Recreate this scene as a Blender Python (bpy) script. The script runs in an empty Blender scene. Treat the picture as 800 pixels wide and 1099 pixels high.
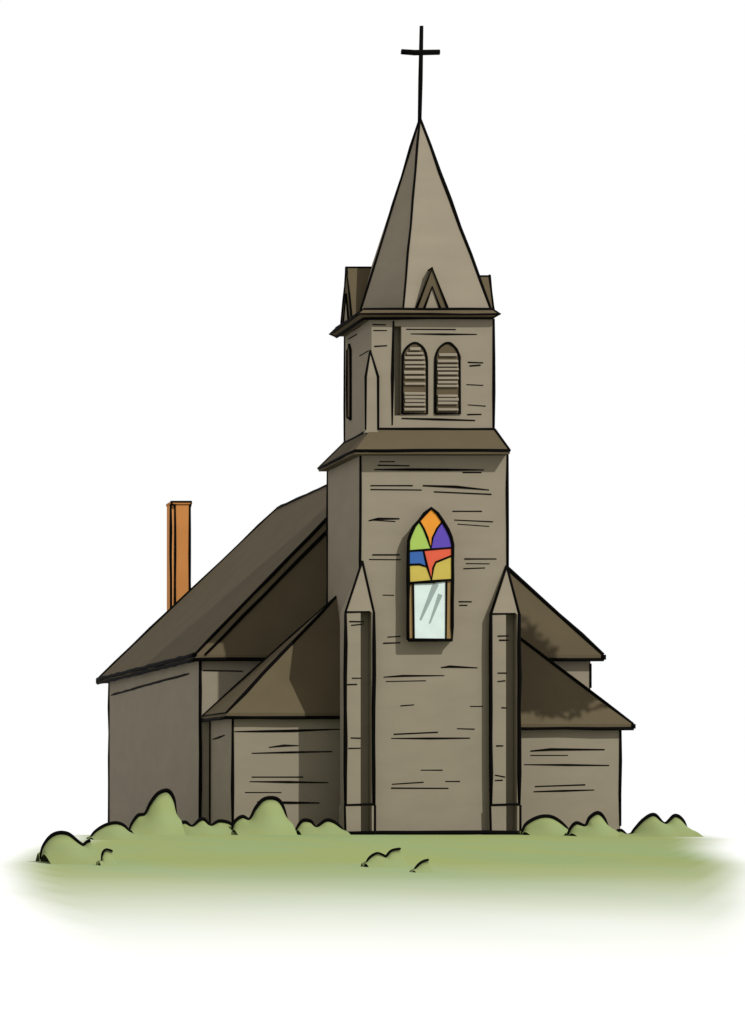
import bpy, math, random
from mathutils import Vector
random.seed(7)
C = bpy.context.scene
col = C.collection

# ------------------------------------------------------------------ camera geometry
# one-point view: camera looks straight along +Y, a long way to the left of the tower, eye 1.27 m high
D, SC, XV, YH = 80.0, 39.5, -350.0, 845.0
F = D * SC
EYE = (895 - YH) / SC
X0 = (466 - XV) / SC
def X(px, Y=0.0): return (px - XV) * (D + Y) / F - X0
def Z(py, Y=0.0): return (YH - py) * (D + Y) / F + EYE
def P(px, py, Y=0.0): return Vector((X(px, Y), Y, Z(py, Y)))
def YonX(px, x): return F * (x + X0) / (px - XV) - D         # depth at which the plane x shows at px
def PX(px, py, x):
    Y = YonX(px, x)
    return Vector((x, Y, Z(py, Y)))

# ------------------------------------------------------------------ materials
def s2l(c):
    return tuple(((v/255)/12.92 if v/255 <= .04045 else ((v/255+.055)/1.055)**2.4) for v in c)
def mat(name, rgb, var=.06, scale=1.5, gain=1.0, streak=None, alt=None, altscale=.5):
    m = bpy.data.materials.new(name); m.use_nodes = True
    nt = m.node_tree; b = nt.nodes['Principled BSDF']
    b.inputs['Roughness'].default_value = .95
    b.inputs['Specular IOR Level'].default_value = .05
    c = tuple(v*gain for v in s2l(rgb))
    tc = nt.nodes.new('ShaderNodeTexCoord')
    src = tc.outputs['Object']
    if streak:
        mp = nt.nodes.new('ShaderNodeMapping'); mp.inputs['Scale'].default_value = streak
        nt.links.new(src, mp.inputs['Vector']); src = mp.outputs['Vector']
    n = nt.nodes.new('ShaderNodeTexNoise'); n.inputs['Scale'].default_value = scale
    n.inputs['Detail'].default_value = 4
    nt.links.new(src, n.inputs['Vector'])
    r = nt.nodes.new('ShaderNodeValToRGB')
    r.color_ramp.elements[0].position = .3; r.color_ramp.elements[1].position = .7
    r.color_ramp.elements[0].color = (*[v*(1-var) for v in c], 1)
    c2 = c if alt is None else tuple(v*gain for v in s2l(alt))
    r.color_ramp.elements[1].color = (*[v*(1+var) for v in c2], 1)
    nt.links.new(n.outputs['Fac'], r.inputs['Fac'])
    nt.links.new(r.outputs['Color'], b.inputs['Base Color'])
    return m
G = .50
WALL = mat('weathered_boards', (148,138,119), .05, .8, G*1.05, streak=(1,1,2.5))
ROOF = mat('brown_shingles', (99,88,67), .06, .9, G*1.02)
DARK = mat('dark_brown_board', (98,86,66), .08, 2, G)
INK = mat('black_seam', (6,5,4), 0, 1, .5)
IRON = mat('black_iron', (6,5,4), .1, 3, .5)
CHIM = mat('orange_brick', (194,130,72), .05, 1.2, G*1.15)
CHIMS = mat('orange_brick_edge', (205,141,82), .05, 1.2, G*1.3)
TAN = mat('tan_frame_wood', (160,132,88), .05, 3, G)
GL = {k: mat('glass_'+k, v, .04, 3, G) for k, v in dict(
    orange=(240,155,50), green=(170,200,95), purple=(98,75,180), blue=(60,105,175),
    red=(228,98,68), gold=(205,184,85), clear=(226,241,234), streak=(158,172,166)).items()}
for m in GL.values():
    b = m.node_tree.nodes['Principled BSDF']; b.inputs['Roughness'].default_value = .35
    b.inputs['Specular IOR Level'].default_value = .1
BUSH = mat('bush_leaves', (163,173,110), .03, .9, G*.85, alt=(159,175,120))
LEAF = mat('shade_tree_leaves', (90,110,60), .2, 3, .6)
BARK = mat('bark', (90,75,60), .2, 4, .6)

# ------------------------------------------------------------------ mesh builder
class MB:
    def __init__(s): s.v, s.f, s.m, s.mats, s.sm = [], [], [], [], []
    def mi(s, m):
        if m not in s.mats: s.mats.append(m)
        return s.mats.index(m)
    def poly(s, pts, m, smooth=False):
        b = len(s.v); s.v += [tuple(p) for p in pts]; s.f.append(tuple(range(b, b+len(pts)))); s.m.append(s.mi(m)); s.sm.append(smooth)
    def mesh(s, vs, fs, m, smooth=False):
        b = len(s.v); s.v += [tuple(p) for p in vs]; k = s.mi(m)
        for f in fs: s.f.append(tuple(i+b for i in f)); s.m.append(k); s.sm.append(smooth)
    def prism(s, base, top, m):
        n = len(base)
        s.mesh(list(base)+list(top), [tuple(range(n))[::-1], tuple(range(n, 2*n))] +
               [(i, (i+1) % n, n+(i+1) % n, n+i) for i in range(n)], m)
    def box(s, x0, x1, y0, y1, z0, z1, m):
        q = [(x0,y0),(x1,y0),(x1,y1),(x0,y1)]
        s.prism([(a,b,z0) for a,b in q], [(a,b,z1) for a,b in q], m)
    def plan(s, q, z0, z1, m): s.prism([(a,b,z0) for a,b in q], [(a,b,z1) for a,b in q], m)
    def tube(s, pts, r, m=None, ends=True, taper=.75, n=7, wob=.0):
        """a round bead along a polyline"""
        m = m or INK
        pts = [Vector(p) for p in pts]
        # resample so that long straight beads get a slightly uneven, hand-made line
        q = [pts[0]]
        for a, b in zip(pts, pts[1:]):
            L = (b-a).length; k = max(1, int(L/.8)) if wob else 1
            for i in range(1, k+1): q.append(a.lerp(b, i/k))
        pts = q; N = len(pts); vs = []; fs = []
        for i, p in enumerate(pts):
            t = (pts[min(i+1, N-1)] - pts[max(i-1, 0)]).normalized()
            a = t.cross(Vector((0, 1, 0)))
            if a.length < .05: a = t.cross(Vector((1, 0, 0)))
            a.normalize(); b = t.cross(a).normalized()
            rr = r * (random.uniform(.85, 1.15) if wob else 1)
            if i in (0, N-1): rr *= taper
            o = a * random.uniform(-wob, wob) if 0 < i < N-1 else a*0
            for k in range(n):
                an = 2*math.pi*k/n
                vs.append(p + o + a*(rr*math.cos(an)) + b*(rr*math.sin(an)))
        for i in range(N-1):
            for k in range(n):
                fs.append((i*n+k, i*n+(k+1) % n, (i+1)*n+(k+1) % n, (i+1)*n+k))
        fs.append(tuple(range(n))[::-1]); fs.append(tuple(range((N-1)*n, N*n)))
        s.mesh(vs, fs, m, True)
    def build(s, name, parent=None, loc=(0,0,0)):
        me = bpy.data.meshes.new(name)
        L = Vector(loc)
        me.from_pydata([tuple(Vector(v)-L) for v in s.v], [], s.f)
        for m in s.mats: me.materials.append(m)
        for p, k, sm in zip(me.polygons, s.m, s.sm): p.material_index = k; p.use_smooth = sm
        me.validate(); me.update()
        import bmesh
        bm = bmesh.new(); bm.from_mesh(me); bmesh.ops.recalc_face_normals(bm, faces=bm.faces[:]); bm.to_mesh(me); bm.free()
        o = bpy.data.objects.new(name, me); col.objects.link(o); o.location = loc
        if parent: o.parent = parent
        return o
def tag(o, label=None, cat=None, group=None, kind=None):
    for k, v in (('label', label), ('category', cat), ('group', group), ('kind', kind)):
        if v: o[k] = v
    return o
E, S = .047, .034
W = .012
def z2(l): return [[(340+.275*x, 250+.275*y) for x, y in s] for s in l]
def z3(l): return [[(340+.275*x, 480+.275*y) for x, y in s] for s in l]
def z4(l): return [[(350+.275*x, 680+.275*y) for x, y in s] for s in l]
def z6(l): return [[(90+.375*x, 690+.375*y) for x, y in s] for s in l]
def z7(l): return [[(520+.3093*x, 580+.3093*y) for x, y in s] for s in l]
def seams(mb, strokes, Y, r=S):
    for s in strokes:
        r2 = r*random.uniform(.85, 1.15)
        mb.tube([P(x, y, Y) for x, y in s], r2, wob=W*.6, taper=.5)
def seams_x(mb, strokes, x, r=S):
    for s in strokes: mb.tube([PX(a, b, x) for a, b in s], r, wob=W*.6, taper=.5)

church = bpy.data.objects.new('church', None); col.objects.link(church)
tag(church, 'tall old brown board church with pointed steeple, black cross and stained glass window', 'church')

# ------------------------------------------------------------------ tower shaft
TX0, TX1, TD = X(387), X(545), 4.0
Zs = Z(485)                         # underside of the skirt roof
mb = MB()
ZSH = Z(657)
bl, br = X(401.5, -.2), X(527, -.2)
mb.box(TX0, TX1, 0, TD, ZSH, Zs, WALL)
mb.plan([(bl, 0), (br, 0), (br, .24), (TX1, .24), (TX1, TD), (TX0, TD), (TX0, .24), (bl, .24)], -1.5, ZSH, WALL)
mb.tube([(TX0, 0, Zs), (TX0, 0, Z(640))], E*.9, wob=W)
mb.tube([(TX1, 0, Zs), (TX1, 0, Z(610))], E, wob=W)
mb.tube([(TX0, TD, Zs), (TX0, TD, 2)], E, wob=W)
mb.tube([(X(373,-.26), -.26, .03), (X(559,-.26), -.26, .04)], E*1.35, wob=W)
seams(mb, z2([[(245,893),(305,893)],[(238,907),(362,909)],[(225,924),(653,925)],[(570,935),(643,935)]]) +
  z3([[(210,150),(375,150)],[(210,165),(410,167)],[(415,150),(545,155),(673,167)],[(458,174),(682,184)],[(530,250),(645,250)],
  [(537,284),(688,291)],[(550,300),(673,309)],[(203,287),(240,279),(323,279)],[(210,284),(307,290)],[(218,420),(323,420)],[(205,438),(328,439)],
  [(577,436),(702,436)],[(583,454),(675,455)],[(573,474),(657,471)],[(258,577),(302,578)],[(555,603),(605,603)],[(557,617),(588,617)],
  [(277,741),(327,738)],[(260,765),(326,763)],[(485,860),(520,855),(628,861)]]) +
  z4([[(225,170),(300,164),(462,164)],[(234,187),(390,184)],[(291,282),(344,278)],[(563,284),(612,284)],[(512,371),(580,373)],
  [(265,393),(437,385)],[(255,409),(562,408)],[(370,533),(455,533)],[(258,588),(381,580)],[(466,577),(523,577)],[(255,603),(478,604)]]), 0)
mb.build('tower_wall', church)

# ------------------------------------------------------------------ belfry
BY0 = .4; BX0, BX1 = X(399, BY0), X(530, BY0); BD = 3.2; BY1 = BY0+BD
ZB0, ZB1 = Z(461, BY0), Z(342, BY0)
mb = MB()
g0, g1 = X(423.5, BY0), X(431, BY0)  # slot added in the wall face to hold a dark strip of shade
mb.box(BX0, BX1, BY0, BY1, Z(446, BY0), Zs, WALL)
mb.plan([(BX0, BY0), (g0, BY0), (g0, BY0+.3), (g1, BY0+.3), (g1, BY0), (BX1, BY0), (BX1, BY1), (BX0, BY1)], Z(446, BY0), Z(350, BY0), WALL)
mb.box(BX0, BX1, BY0, BY1, Z(350, BY0), ZB1, WALL)
mb.tube([(BX1, BY0, ZB1), (BX1, BY0, ZB0)], E, wob=W)
mb.tube([(BX0, BY1, ZB1), (BX0, BY1, ZB0)], E, wob=W)
seams(mb, z2([[(350,376),(543,377)],[(367,394),(625,396)],[(590,505),(650,507)],[(597,519),(640,516)],[(585,592),(650,595)],
  [(590,671),(660,676)],[(588,709),(643,708)],[(332,724),(618,732)],[(218,358),(270,359)],[(222,381),(275,381)],[(225,443),(275,440)]]), BY0)
seams(mb, z2([[(300,343),(297,560),(295,750)]]), BY0, E)
seams_x(mb, z2([[(120,392),(173,362)],[(123,415),(158,395)],[(168,480),(203,460)]]), BX0)
belfry = mb.build('belfry_wall', church)

def lancet(x0, x1, zb, zs, zt, n=7):
    """outline of a pointed opening in the XZ plane, from bottom left over the top to bottom right"""
    xc = (x0+x1)/2; pts = [(x0, zb), (x0, zs)]
    for i in range(1, n+1):
        t = i/n*math.pi/2; pts.append((x0+(xc-x0)*(1-math.cos(t)**1.15), zs+(zt-zs)*math.sin(t)**.95))
    for i in range(n-1, -1, -1):
        t = i/n*math.pi/2; pts.append((x1-(x1-xc)*(1-math.cos(t)**1.15), zs+(zt-zs)*math.sin(t)**.95))
    pts.append((x1, zb)); return pts
for (a, b) in ((431.8, 458.5), (467.2, 493.5)):
    o = lancet(X(a, BY0), X(b, BY0), Z(444, BY0), Z(388, BY0), Z(368, BY0))
    w = MB()
    w.prism([(x, BY0-.012, z) for x, z in o], [(x, BY0+.02, z) for x, z in o], DARK)
    w.tube([(x, BY0-.02, z) for x, z in o] + [(o[0][0], BY0-.02, o[0][1])], E*.7, wob=W*.5, taper=1)
    wo = w.build('louvre_window', belfry)
    s = MB(); xa, xb = o[0][0]+.03, o[-1][0]-.03
    zz = o[0][1]+.08; top = Z(368, BY0)
    while zz < top-.16:
        def half(z):
            zs = Z(388, BY0)
            if z <= zs: return (xb-xa)/2
            return (xb-xa)/2*max(.1, 1-((z-zs)/(top-zs))**1.7)
        xc = (xa+xb)/2; h = half(zz+.03)*.97
        th = random.uniform(.035, .065)
        e0, e1 = h*random.uniform(.9, 1), h*random.uniform(.9, 1)
        s.prism([(xc-e0, BY0-.07, zz), (xc+e1, BY0-.07, zz), (xc+e1, BY0-.013, zz+.03), (xc-e0, BY0-.013, zz+.03)],
                [(xc-e0, BY0-.07, zz+th), (xc+e1, BY0-.07, zz+th*.7), (xc+e1, BY0-.013, zz+.03+th), (xc-e0, BY0-.013, zz+.03+th)], WALL)
        zz += random.choice([.1, .115, .13, .17, .27])
    s.build('slats', wo)
# slit window on the left side of the belfry
w = MB(); ya, yb = YonX(377.6, BX0), YonX(374.2, BX0)
pts = [(BX0-.03, ya, Z(450, ya)), (BX0-.03, ya, Z(376, ya)), (BX0-.03, (ya+yb)/2, Z(369, ya)), (BX0-.03, yb, Z(376, yb)), (BX0-.03, yb, Z(448, yb))]
w.prism(pts, [(BX0+.02, p[1], p[2]) for p in pts], DARK)
w.tube(pts+[pts[0]], E*.85, wob=W*.5, taper=1)
w.build('slit_window', belfry)
# slender pointed pinnacle on the corner of the belfry
w = MB(); c0, c1 = X(391.5, BY0), X(405, BY0); ys = Z(405, BY0)
q = [(c0, BY0-.12), (c1, BY0-.12), (c1, BY0+.1), (c0, BY0+.1)]
w.plan(q, ZB0-.1, ys, WALL)
ap = (X(397.5, BY0-.02), BY0-.02, Z(376, BY0))
for i in range(4): w.poly([(*q[i], ys), (*q[(i+1) % 4], ys), ap], WALL)
for p in ((c0, BY0-.12), (c1, BY0-.12)):
    w.tube([(*p, ZB0-.02), (*p, ys), ap], E*.75, wob=W*.5)
w.build('pinnacle', belfry)

# skirt roof between shaft and belfry
mb = MB()
ov = .45
ex0, ex1, ey0, ey1 = X(381, -ov), X(547.5, -ov), -ov, TD+.02
ez, ez2 = Z(487, -ov), Z(483.5, -ov)
base = [(ex0, ey0), (ex1, ey0), (ex1, ey1), (ex0, ey1)]
top = [(BX0-.02, BY0-.02), (BX1+.02, BY0-.02), (BX1+.02, BY1+.02), (BX0-.02, BY1+.02)]
zt = ZB0
lo = [(*p, ez) for p in base]; mi = [(*p, ez2) for p in base]; hi = [(*p, zt) for p in top]
mb.prism(lo, mi, ROOF); mb.prism(mi, hi, ROOF)
mb.tube([mi[3], mi[0], mi[1]], E, wob=W, taper=1)
mb.tube([hi[3], hi[0], hi[1]], E*.95, wob=W, taper=1)
mb.tube([mi[1], hi[1]], E, wob=W); mb.tube([mi[3], hi[3]], E, wob=W)
mb.build('skirt_roof', church)

# cornice
mb = MB()
cy0 = BY0-.28
cx0, cx1, cy1 = X(386, cy0), X(537, cy0), BY1+.1
zc0, zc1, zc2 = ZB1, Z(337, cy0), Z(331, cy0)
q = [(cx0, cy0), (cx1, cy0), (cx1, cy1), (cx0, cy1)]
qi = [(cx0+.16, cy0+.16), (cx1-.16, cy0+.16), (cx1-.16, cy1-.1), (cx0+.16, cy1-.1)]
A = [(*p, zc0) for p in qi]; B = [(*p, zc1) for p in q]; T = [(*p, zc2) for p in qi]
mb.prism(A, B, DARK); mb.prism(B, T, DARK)
mb.tube([B[3], B[0], B[1]], E*.6, wob=W, taper=1)
mb.tube([T[3], T[0], T[1]], E*.95, wob=W, taper=1)
mb.tube([A[3], A[0], A[1]], E*.95, wob=W, taper=1)
mb.tube([A[1], B[1], T[1]], E*.8); mb.tube([A[3], B[3], T[3]], E)
mb.build('cornice', church)

# ------------------------------------------------------------------ spire, gablets and cross
SY0 = BY0+.05; SYc = (BY0+BY1)/2
apex = P(451, 127, SYc)
zb = zc2
sq = [(X(433, SY0-.1), SY0-.1), (X(527.5, SY0), SY0), (X(527.5, SY0), BY1-.1), (X(384, 2.3)+.1, BY1-.1), (X(384, 2.3), 2.3)]
mb = MB()
for i in range(5): mb.poly([(*sq[i], zb), (*sq[(i+1) % 5], zb), apex], WALL)
mb.poly([(*p, zb) for p in sq], WALL)
mb.tube([(*sq[0], zb+.05), apex], E*.75, wob=W)
mb.tube([(*sq[1], zb), apex], E, wob=W)
mb.tube([(*sq[4], zb), apex], E, wob=W)
spire = mb.build('spire', church)
def gablet(c, d, w, h, depth, ink=.8):
    """small gable standing on the cornice: c = base centre of its face, d = outward direction"""
    c = Vector(c); d = Vector(d); s = Vector((0, 0, 1)).cross(d)
    L, R, A = c+s*(-w/2), c+s*(w/2), c+Vector((0, 0, h))
    back = -d*depth; g = MB()
    g.prism([L, R, A], [L+back, R+back, A+back], ROOF)
    i = d*.015; k = .52
    g.poly([L.lerp(R, .5-k/2+.02)+i, L.lerp(R, .5+k/2-.02)+i, c+Vector((0, 0, h*k*1.05))+i], WALL)
    g.tube([L+i, A+i, R+i], E*ink, wob=W, taper=1)
    g.tube([c+s*(-w*k/2)+i*2, c+Vector((0, 0, h*k*1.05))+i*2, c+s*(w*k/2)+i*2], E*ink*.9, taper=1)
    g.tube([A+i, A+back], E*ink)
    return g.build('gablet', spire)
gablet((X(463.5, SY0-.06), SY0-.1, zb), (0, -1, 0), 35/SC, 45/SC, 1.3)
gx = X(372.5, 3)
gablet((gx, 3.0, zb-.05), (-1, 0, 0), 1.4, Z(287, 3)-zb+.05, 1.1)
gablet((X(524, SYc), SYc-.1, zb), (1, 0, 0), 1.0, Z(297, SYc)-zb, 1.0)
gablet((X(463, BY1), BY1, zb), (0, 1, 0), 35/SC, 45/SC, 1.2)
mb = MB()
mb.tube([P(450.5, 133, SYc), P(451.5, 85, SYc), P(452.6, 28, SYc)], .064, IRON, taper=.85, n=10)
mb.tube([P(431, 55.5, SYc), P(445, 56.5, SYc), P(472, 56, SYc)], .08, IRON, taper=.95, n=10)
mb.build('cross', spire)

# ------------------------------------------------------------------ corner buttresses
def buttress(a, b, peak, dashes, seamline, sh=657):
    yf = -.2; x0, x1 = X(a, yf), X(b, yf); xm = x1-.36
    qc = [(x0, yf), (xm, yf), (xm, yf+.38), (x1-.06, yf+.38), (x1-.06, yf), (x1, yf), (x1, .45), (x0, .45)]   # a deep groove added beside the right edge to hold a strip of shade
    q = [(x0, yf), (x1, yf), (x1, .45), (x0, .45)]
    zs = Z(sh, yf); w = MB(); zp = Z(864, yf)
    w.plan(qc, zp, zs, WALL)
    w.tube([(x0, yf, zp), (x0, yf, zs)], E*1.15, wob=W)
    w.tube([(x1, yf, zp), (x1, yf, zs)], E*1.15, wob=W)
    seams(w, dashes, yf-.005)
    o = w.build('corner_buttress', church)
    c = MB(); ap = P(peak[0], peak[1], -.02)
    c.poly([(*p, zs) for p in q], WALL)
    for i in range(4): c.poly([(*q[i], zs), (*q[(i+1) % 4], zs), ap], WALL)
    c.tube([(x0, yf, zs), ap], E*.95, wob=W); c.tube([(x1, yf, zs), ap], E*.95, wob=W)
    c.tube([(x0, yf, zs), (x1-.1, yf, zs+.01)], S, wob=W*.5)
    c.build('pointed_cap', o)
    p = MB(); g = .025
    q2 = [(x0-g, yf-g), (x1+g, yf-g), (x1+g, .47), (x0-g, .47)]
    q3 = [(x0-g, yf-g), (xm, yf-g), (xm, yf+.38), (x1-.06, yf+.38), (x1-.06, yf-g), (x1+g, yf-g), (x1+g, .47), (x0-g, .47)]
    p.plan(q3, -.2, zp, WALL)
    p.tube([(x0, yf-g, zp), (x1, yf-g, zp+.02)], E*.9, wob=W*.5)
    p.tube([(x0-g+.02, yf-g, 0), (x0-g, yf-g, zp)], E*.9); p.tube([(x1+g, yf-g, .03), (x1+g, yf-g, zp)], E*.9)
    p.build('plinth', o)
buttress(371, 401.5, (389, 602), z3([[(128,680),(185,681)],[(135,695),(183,690)]]) +
   z4([[(102,174),(140,174)],[(84,199),(122,198)],[(97,407),(135,408)],[(88,448),(135,447)]]), None)
buttress(527, 557.5, (544, 607), z3([[(707,737),(750,736)],[(713,753),(750,753)]]) +
   z4([[(670,154),(705,154)],[(670,187),(700,184)],[(685,289),(706,290)],[(665,438),(692,438)],[(660,552),(700,560)],[(660,573),(690,572)]]), None, 659)

# ------------------------------------------------------------------ stained glass window
def zp(l, Y): return [P(340+.275*x, 480+.275*y, Y) for x, y in l]
fr = [(357,752),(357,700),(357,600),(357,520),(358,430),(359,365),(366,340),(382,308),(400,286),(422,260),(448,237),(472,258),(492,288),(512,320),(526,350),(531,380),(531,450),(531,520),(530,600),(529,700),(529,752)]
w = MB()
w.prism(zp(fr, -.25-.05), zp(fr, .02), TAN)
w.tube(zp(fr, -.25-.07)+zp(fr[:1], -.25-.07), E*1.05, wob=W*.6, taper=1)
for a, b in (((377,530),(380,748)), ((507,525),(505,748))): w.tube(zp([a, b], -.25-.08), S, wob=W*.4)
w.tube(zp([(362,530),(450,524),(530,517)], -.25-.09), E*.9, wob=W*.4)
win = w.build('stained_glass_window', church)
pieces = [
 ('orange', [(448,237),(400,286),(418,318),(432,352),(447,398),(453,352),(470,318),(492,288),(472,258)]),
 ('green', [(400,286),(382,308),(366,340),(359,365),(359,405),(447,398),(432,352),(418,318)]),
 ('purple', [(492,288),(470,318),(453,352),(447,398),(531,392),(531,380),(526,350),(512,320)]),
 ('blue', [(359,405),(417,401),(424,435),(432,467),(402,457),(359,459)]),
 ('red', [(417,401),(531,392),(531,422),(465,448),(456,470),(449,521),(432,467),(424,435)]),
 ('gold', [(359,459),(402,457),(432,467),(449,521),(362,528)]),
 ('gold', [(531,422),(465,448),(456,470),(449,521),(531,516)]),
 ('clear', [(377,530),(507,525),(505,748),(380,748)])]
for k, q in pieces:
    g = MB(); g.prism(zp(q, -.25-.065), zp(q, -.25-.045), GL[k])
    if k != 'clear': g.tube(zp(q+[q[0]], -.25-.068), S*.8, taper=1, wob=W*.4)
    if k == 'clear':
        def streak(a, b, r0, r1, kk='streak'):  # glare painted on the pane as a thin grey sliver
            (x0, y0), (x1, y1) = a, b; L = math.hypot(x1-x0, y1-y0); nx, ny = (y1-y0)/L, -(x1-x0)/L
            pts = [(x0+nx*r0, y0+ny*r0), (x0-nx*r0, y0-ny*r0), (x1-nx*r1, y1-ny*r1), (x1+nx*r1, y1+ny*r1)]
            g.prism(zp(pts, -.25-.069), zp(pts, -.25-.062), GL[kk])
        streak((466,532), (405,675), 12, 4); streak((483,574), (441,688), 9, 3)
    ob = g.build('clear_pane' if k == 'clear' else 'glass_piece', win)
    tag(ob, {'clear': 'pale clear lower pane with two painted grey glare streaks'}.get(k, k+' stained glass piece'))

# ------------------------------------------------------------------ annexes either side of the tower
AY0 = 1.2
AYn = (D+AY0)*(250-XV)/(226-XV)-D          # where they meet the nave front
ALX = X(250, AY0); ARX = X(666, AY0)
def annex(left):
    sx = -1 if left else 1
    xo = ALX if left else ARX; xi = TX0 if left else TX1
    epy = 768 if left else 780
    ze = Z(epy+2, AY0-.2); w = MB()
    w.box(min(xo, xi), max(xo, xi), AY0, AYn, -1.8, ze, WALL)
    w.tube([(xo, AY0, ze), (xo, AY0, .2)], E, wob=W)
    if left:
        w.tube([(xo, AYn-.02, ze), (xo, AYn-.02, -.5)], E, wob=W)
        seams(w, z6([[(432,254),(600,251),(737,247)],[(530,299),(573,294),(615,294)],[(481,316),(712,311)],[(481,384),(628,384)],[(475,397),(700,400)],[(462,428),(566,428)],[(497,455),(675,458)]]), AY0)
        seams_x(w, z6([[(370,276),(404,264)]]), xo)
    else:
        seams(w, z7([[(160,731),(230,726),(417,726)],[(160,746),(290,746)],[(138,778),(433,781)],[(176,854),(350,848)],[(171,872),(381,866)]]), AY0)
    w.build('annex_wall', church)
    r = MB(); yf = AY0-.2
    eo = X(243, yf) if left else X(680, yf)
    ap = Vector((xi, (AY0+AYn)/2, 0)); ap.z = Z(640, ap.y) if left else Z(652, ap.y)
    e = [(eo, yf), (xi, yf), (xi, AYn), (eo, AYn)]
    z1 = ze+.13
    lo = [(*p, ze) for p in e]; hi = [(*p, z1) for p in e]
    r.prism(lo, hi, ROOF)
    r.poly([hi[0], hi[1], ap], ROOF); r.poly([hi[0], hi[3], ap], ROOF); r.poly([hi[3], hi[2], ap], ROOF); r.poly([hi[1], hi[2], ap], ROOF)
    r.tube([hi[0], ap], E, wob=W)
    r.tube([lo[1], lo[0]], E, wob=W, taper=1)
    if left:
        r.tube([lo[0], lo[3]], E, wob=W, taper=1); r.tube([hi[3], ap], E, wob=W); r.tube([hi[0], hi[3]], E*.6)
    else:
        r.tube([lo[0], hi[0]], E*1.3, taper=1)
    r.build('annex_roof', church)
annex(True); annex(False)

# ------------------------------------------------------------------ nave
E0 = E; E = E*1.15
NY0 = AYn; NX0, NX1 = X(215, NY0), X(634, NY0); NY1 = 22.2
w = MB(); fy = NY0-.25
zE = Z(708, fy)
w.box(NX0, NX1, NY0+.003, NY1, -4.5, zE, WALL)
w.tube([(NX0, NY0, zE), (NX0, NY0, -.5)], E*.9, wob=W)
w.tube([(NX0, NY1, zE), (NX0, NY1, -3)], E*1.1, wob=W)
w.tube([(NX1, NY0, zE-.1), (NX1, NY0, zE-.8)], E, wob=W)
seams(w, z6([[(342,79),(455,81)]]), NY0)
seams_x(w, z6([[(78,150),(190,118),(303,88)]]), NX0, S*1.1)
w.build('nave_wall', church)
r = MB()
nx0, nx1, ny1 = X(209, fy), X(648, fy), 23.6
z1 = zE+.14
xc = (nx0+nx1)/2
RY0, RY1 = 5.9, 21.4
Rf = Vector((xc, RY0, Z(492, RY0))); Rb = Vector((xc, RY1, Rf.z))
e = [(nx0, fy), (nx1, fy), (nx1, ny1), (nx0, ny1)]
lo = [(*p, zE) for p in e]; hi = [(*p, z1) for p in e]
r.prism(lo, hi, ROOF)
r.poly([hi[0], hi[1], Rf], ROOF); r.poly([hi[1], hi[2], Rb, Rf], ROOF); r.poly([hi[2], hi[3], Rb], ROOF); r.poly([hi[3], hi[0], Rf, Rb], ROOF)
r.tube([hi[0], Rf], E*.95, wob=W)
o2 = Vector((.3, -.02, 0)); r.tube([Vector(hi[0])+o2, Rf+Vector((.3, -.02, -.1))], E*.95, wob=W)
r.tube([hi[1], Rf], E*1.1, wob=W); r.tube([hi[3], Rb], E*1.15, wob=W); r.tube([Rf, Rb], E*1.1, wob=W)
r.tube([hi[0], hi[3]], E*1.25, wob=W, taper=1); r.tube([lo[0], lo[3]], E, wob=W, taper=1)
r.tube([lo[0], lo[1]], E, wob=W, taper=1); r.tube([lo[1], hi[1]], E*1.3, taper=1); r.tube([lo[3], hi[3]], E*1.2, taper=1)
r.build('nave_roof', church)
E = E0*1.05
# chimney standing against the rear wall
w = MB(); hy0, hy1 = 23.66, 24.5
hx0, hx1 = X(188, hy0), X(204, hy0); ht = Z(541, hy0)
w.box(hx0, hx1, hy0, hy1, -4.5, ht, CHIM)
hxl = X(183.5, hy0)
w.box(hxl, hx0, hy0+.015, hy1, -4.5, ht, CHIMS)
w.tube([(hx0, hy0, ht), (hx0, hy0, 5)], E*.85, wob=W); w.tube([(hx1, hy0, ht), (hx1, hy0, 5)], E*.95, wob=W)
w.tube([(hxl, hy0+.015, ht), (hxl, hy0+.015, 5)], E*.95, wob=W)
ch = w.build('chimney', church)
w = MB(); w.box(hxl-.02, hx1+.06, hy0-.05, hy1+.05, ht, ht+.08, CHIM)
w.tube([(hxl-.02, hy0-.05, ht+.08), (hx1+.06, hy0-.05, ht+.08)], E, wob=W*.5)
w.tube([(hxl, hy0-.05, ht+.04), (hx0, hy0-.05, ht-.1)], E*.8)
w.tube([(hx1+.05, hy0-.05, ht+.06), (hx1, hy0-.02, ht-.15)], E*.8)
w.build('chimney_cap', ch)

E = E0
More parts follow.
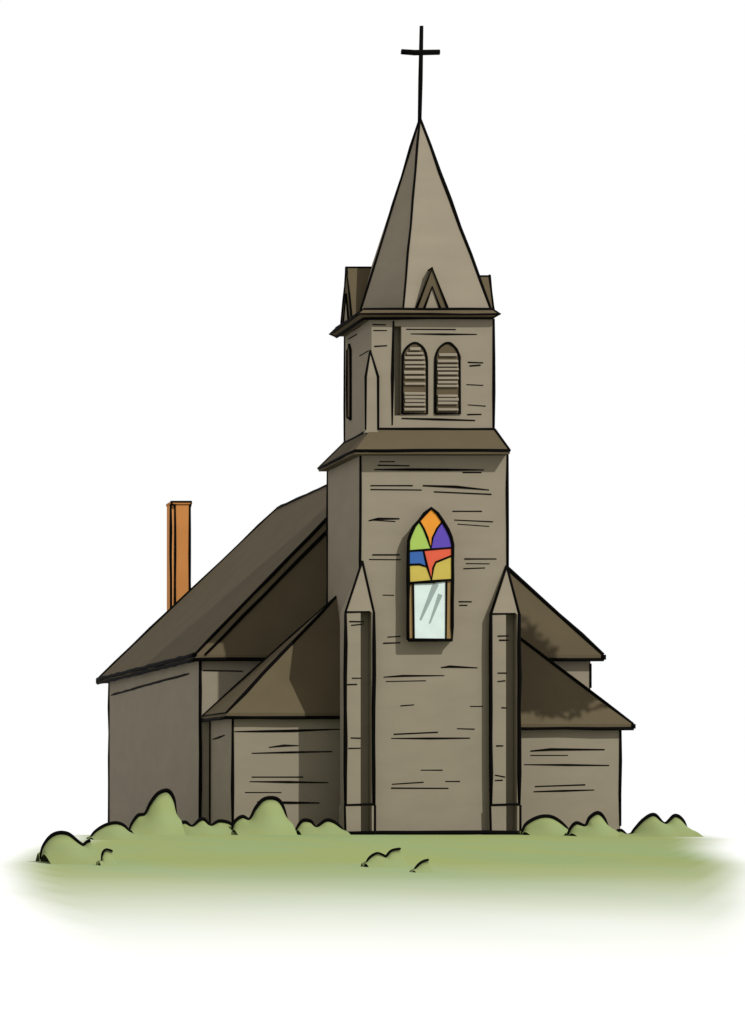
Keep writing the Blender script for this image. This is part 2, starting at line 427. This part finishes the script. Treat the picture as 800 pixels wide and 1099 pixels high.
# ------------------------------------------------------------------ bushes
def smooth(pts, k=6):
    out = []
    n = len(pts)
    for i in range(n-1):
        p0 = pts[max(i-1, 0)]; p1 = pts[i]; p2 = pts[i+1]; p3 = pts[min(i+2, n-1)]
        for j in range(k):
            t = j/k
            out.append(tuple(.5*((2*b)+(-a+c)*t+(2*a-5*b+4*c-d)*t*t+(-a+3*b-3*c+d)*t**3) for a, b, c, d in zip(p0, p1, p2, p3)))
    out.append(pts[-1]); return out
def bush(pts, Y, label, thick=.7, group='bushes along the foot of the church', r=.05, name='bush', cat='bush', ink_ends=(0, None)):
    cur = smooth(pts)
    W3 = [P(x, y, Y) for x, y in cur]
    # close down to the ground on both sides
    prof = [Vector((W3[0].x-.02, Y, -.1))] + [Vector((p.x, Y, max(p.z, .03))) for p in W3] + [Vector((W3[-1].x+.02, Y, -.1))]
    for i in range(1, len(prof)):
        if prof[i].x <= prof[i-1].x: prof[i].x = prof[i-1].x+.002
    m = 20; vs = []; fs = []
    x0, x1 = prof[0].x, prof[-1].x
    for p in prof:
        u = (p.x-x0)/(x1-x0)
        th = thick
 
        ws = [(math.exp(-((q.x-p.x)/.33)**2), q.z) for q in prof]; hs = .92*sum(a*b for a, b in ws)/sum(a for a, b in ws)
        for j in range(m+1):
            v = 2*j/m-1                      # -1 front foot .. 0 crest .. 1 back foot: a mound that runs out into the grass
            reach = th*(2.6 if v < 0 else 1)
            vs.append((p.x, Y+reach*v, -.1+(.9*hs+(p.z-.9*hs)*(1-abs(v))**8+.1)*(.5+.5*math.cos(math.pi*v))**.9))
    for i in range(len(prof)-1):
        for j in range(m):
            fs.append((i*(m+1)+j, (i+1)*(m+1)+j, (i+1)*(m+1)+j+1, i*(m+1)+j+1))
    b = MB(); b.mesh(vs, fs, BUSH, True)
    b.tube([p+Vector((0, -.03, .02)) for p in W3], r*(D+Y)/D, taper=.5, wob=0)
    cx = (x0+x1)/2
    o = b.build(name, None, (cx, Y, 0))
    return tag(o, label, cat, group)
bush([(44,924),(46,911),(53,900),(62,895),(73,896),(83,904),(89,908),(93,905),(97,903)], -30, 'low rounded bush farthest out on the left, standing clear of the church', .9)
bush([(96,905),(101,895),(112,887),(124,884),(133,887),(139,895)], -8, 'low rounded bush below the rear corner of the left side wall', .8)
bush([(139,898),(141,887),(148,876),(156,874),(162,862),(170,852),(180,849),(186,857),(188,872),(190,889)], -1.2, 'tallest narrow bush, a rounded finger against the shaded left side wall', .6)
bush([(189,889),(198,883),(206,888),(214,881),(219,880),(226,887),(235,882),(246,884),(250,890)], -.6, 'low wavy bush between the two tall bushes left of the tower', .5)
bush([(249,895),(252,883),(260,877),(268,880),(275,867),(284,858),(297,858),(304,868),(309,890)], -1, 'tall humped bush in front of the left annex wall', .6)
bush([(318,892),(324,882),(333,882),(339,889),(350,881),(360,884),(369,894)], -.6, 'low double-humped bush between the left annex wall and the left buttress', .5)
bush([(560,899),(564,886),(577,878),(590,877),(600,882),(608,890),(611,896)], -1.2, 'broad single-humped bush beside the right buttress', .6)
bush([(610,906),(611,893),(618,884),(628,887),(633,878),(642,873),(649,881),(654,899)], -3, 'small two-peaked bush in front of the right annex wall', .6)
bush([(659,908),(660,896),(666,892),(675,899),(681,891),(691,880),(702,875),(713,885),(724,876),(733,882),(738,897)], -3.5, 'wide three-humped bush past the right corner of the church', .7)
T = 'grass tufts on the lawn'
bush([(106,931),(109,926),(110,917),(114,913),(121,915)], -32, 'small curled grass tuft on the lawn at the left below the bushes', .3, T, .034, 'grass_tuft', 'grass tuft')
bush([(391,932),(396,922),(404,917),(411,919),(414,920),(420,914),(430,912)], -33, 'double-curled grass tuft on the lawn below the tower base', .3, T, .034, 'grass_tuft', 'grass tuft')
bush([(443,938),(447,931),(453,926),(460,924)], -36, 'single-curled grass tuft, lowest on the lawn below the tower', .25, T, .034, 'grass_tuft', 'grass tuft')

# ------------------------------------------------------------------ trunk and crown added out of view to shade the right-hand roofs
def added_shade_tree(x, y, zc, rx, rz, label):
    root = bpy.data.objects.new('added_shade_tree', None); col.objects.link(root); root.location = (x, y, 0); tag(root, label, 'added_shade_tree')
    t = MB(); R = random.Random(5)
    t.tube([(3.2, 0, -.3), (2.9, .03, zc*.35), (1.9, 0, zc*.65), (0, 0, zc)], .08, BARK, taper=.8, n=9)
    for k in range(9):
        a = k*2.4; z0 = zc-rz*.8+k*.25
        t.tube([(0, 0, z0), (math.cos(a)*rx*.4, math.sin(a)*rx*.4, z0+.5), (math.cos(a)*rx*.75, math.sin(a)*rx*.75, z0+1.1)], .05, BARK, taper=.4, n=6)
    t.build('trunk', root)
    c = MB()
    for k in range(9000):
        d = Vector((R.gauss(0, 1), R.gauss(0, 1), R.gauss(0, 1))).normalized()
        f = R.random()**.4*(1+.06*math.sin(5*d.x+3*d.z)+.1*math.sin(7*d.y-4*d.z))
        p = Vector((d.x*rx*f, d.y*rx*f, zc+d.z*rz*f))
        a = Vector((R.gauss(0, 1), R.gauss(0, 1), R.gauss(0, 1))).normalized()*.17
        b = a.cross(d).normalized()*.1 if a.cross(d).length > .01 else Vector((.1, 0, 0))
        c.poly([p-a, p+b, p+a, p-b], LEAF)
    c.build('crown', root)
added_shade_tree(9.2, -6.2, 13.85, 2.0, 2.6, 'added out-of-view shade caster for the right roofs, leaning trunk with a high rounded leafy crown')

# ------------------------------------------------------------------ ground: lawn that thins out into white sand
def ss(a, b, x):
    t = max(0, min(1, (x-a)/(b-a))); return t*t*(3-2*t)
def interp(tab, y):
    if y <= tab[0][0]: return tab[0][1]
    for (a, u), (b, v) in zip(tab, tab[1:]):
        if y <= b: return u+(v-u)*(y-a)/(b-a)
    return tab[-1][1]
LEFT = [(-60,-17.9),(-45,-16.75),(-32,-15.4),(-20,-13.6),(-8,-11.3),(0,-10.2),(24,-6)]
RIGHT = [(-60,-13.1),(-45,-7.7),(-32,-2.9),(-20,.9),(-8,5.3),(0,7.3),(24,10)]
def grass(x, y):
    l, r_ = interp(LEFT, y), interp(RIGHT, y); w_ = (r_-l)
    d = D+y; g = ss(l-.006*d, l+.02*d, x)*(1-ss(r_-.022*d, r_+.006*d, x))
    g *= interp([(-67,0),(-63,.04),(-60,.1),(-56,.23),(-51.4,.42),(-48,.58),(-43.6,.76),(-38,.92),(-30,1)], y)*(1-ss(4, 20, y))
    g = max(g, .09*ss(1, 0, ((x+13.1)/1.1)**2+((y+56)/5)**2)) if y < -48 else g
    return g
def axis(lo, hi, a, b, st, far):
    v = [lo, -far*.5]; x = a
    while x <= b: v.append(x); x += st
    return v+[far*.5, hi]
xs = axis(-3000, 3000, -30, 24, .4, 400); ys = [-400, -120]+[-76+i*1.0 for i in range(115)]+[100, 400, 3000]
def ground_z(x, y):
    # invented slope: ground drops behind the church front to hide its cast shadow
    return -min(60, .14*max(0, y+1.5)*ss(-2, 3, y))
vs = [(x, y, ground_z(x, y)) for y in ys for x in xs]; nx = len(xs)
fs = [(j*nx+i, j*nx+i+1, (j+1)*nx+i+1, (j+1)*nx+i) for j in range(len(ys)-1) for i in range(nx-1)]
me = bpy.data.meshes.new('ground'); me.from_pydata(vs, [], fs)
at = me.attributes.new('grass', 'FLOAT', 'POINT')
for i, v in enumerate(vs): at.data[i].value = grass(v[0], v[1])
gm = bpy.data.materials.new('lawn_and_sand'); gm.use_nodes = True; nt = gm.node_tree
b = nt.nodes['Principled BSDF']; b.inputs['Roughness'].default_value = 1; b.inputs['Specular IOR Level'].default_value = 0
a = nt.nodes.new('ShaderNodeAttribute'); a.attribute_name = 'grass'
tc = nt.nodes.new('ShaderNodeTexCoord')
def noise(scale, sc=(1,1,1)):
    mp = nt.nodes.new('ShaderNodeMapping'); mp.inputs['Scale'].default_value = sc
    n = nt.nodes.new('ShaderNodeTexNoise'); n.inputs['Scale'].default_value = scale; n.inputs['Detail'].default_value = 3
    nt.links.new(tc.outputs['Object'], mp.inputs['Vector']); nt.links.new(mp.outputs['Vector'], n.inputs['Vector']); return n
n1 = noise(.25, (1, .35, 1)); n2 = noise(.35, (1, .25, 1))
m1 = nt.nodes.new('ShaderNodeMath'); m1.operation = 'MULTIPLY_ADD'; m1.inputs[1].default_value = .2; m1.inputs[2].default_value = -.1
nt.links.new(n1.outputs['Fac'], m1.inputs[0])
# noise only moves the thin edge: fac = g + (n-.5)*.5 * 4 g (1-g)
q1 = nt.nodes.new('ShaderNodeMath'); q1.operation = 'SUBTRACT'; q1.inputs[0].default_value = 1; nt.links.new(a.outputs['Fac'], q1.inputs[1])
q2 = nt.nodes.new('ShaderNodeMath'); q2.operation = 'MULTIPLY'; nt.links.new(q1.outputs[0], q2.inputs[0]); nt.links.new(a.outputs['Fac'], q2.inputs[1])
q3 = nt.nodes.new('ShaderNodeMath'); q3.operation = 'MULTIPLY'; q3.inputs[1].default_value = 4; nt.links.new(q2.outputs[0], q3.inputs[0])
q4 = nt.nodes.new('ShaderNodeMath'); q4.operation = 'MULTIPLY_ADD'; q4.use_clamp = True
nt.links.new(q3.outputs[0], q4.inputs[0]); nt.links.new(m1.outputs[0], q4.inputs[1]); nt.links.new(a.outputs['Fac'], q4.inputs[2])
gr = nt.nodes.new('ShaderNodeValToRGB'); gr.color_ramp.elements[0].position = .4; gr.color_ramp.elements[1].position = .6
GG = G*.98
gr.color_ramp.elements[0].color = (*[v*GG for v in s2l((157,174,121))], 1)
gr.color_ramp.elements[1].color = (*[v*GG for v in s2l((162,173,112))], 1)
nt.links.new(n2.outputs['Fac'], gr.inputs['Fac'])
mx = nt.nodes.new('ShaderNodeMix'); mx.data_type = 'RGBA'
mx.inputs['A'].default_value = (.58, .58, .58, 1)
nt.links.new(q4.outputs[0], mx.inputs['Factor']); nt.links.new(gr.outputs['Color'], mx.inputs['B']); nt.links.new(mx.outputs['Result'], b.inputs['Base Color'])
me.materials.append(gm)
g = bpy.data.objects.new('ground', me); col.objects.link(g); tag(g, kind='structure')

# ------------------------------------------------------------------ light
SUN_AZ, SUN_EL = 33.0, 40.0
w = bpy.data.worlds.new('World'); C.world = w; w.use_nodes = True
bg = w.node_tree.nodes['Background']; bg.inputs['Color'].default_value = (1, 1, 1, 1); bg.inputs['Strength'].default_value = 1.0
ld = bpy.data.lights.new('sun', 'SUN'); ld.energy = 5.0; ld.angle = math.radians(.6); ld.color = (1, .995, .975)
lo_ = bpy.data.objects.new('sun', ld); col.objects.link(lo_)
az, el = math.radians(SUN_AZ), math.radians(SUN_EL)
sd = Vector((math.sin(az)*math.cos(el), -math.cos(az)*math.cos(el), math.sin(el)))
lo_.rotation_euler = (-sd).to_track_quat('-Z', 'Y').to_euler(); lo_.location = sd*60

cd = bpy.data.cameras.new('camera'); cam = bpy.data.objects.new('camera', cd); col.objects.link(cam); C.camera = cam
cam.location = (-X0, -D, EYE); cam.rotation_euler = (math.pi/2, 0, 0)
cd.sensor_fit = 'VERTICAL'; cd.sensor_height = 36; cd.lens = F/1099*36
cd.shift_x = (400-XV)/1099; cd.shift_y = (YH-549.5)/1099
cd.clip_start = .5; cd.clip_end = 8000
C.view_settings.view_transform = 'Standard'; C.view_settings.look = 'None'; C.view_settings.exposure = 0; C.view_settings.gamma = 1
C.cycles.max_bounces = 6; C.cycles.diffuse_bounces = 3
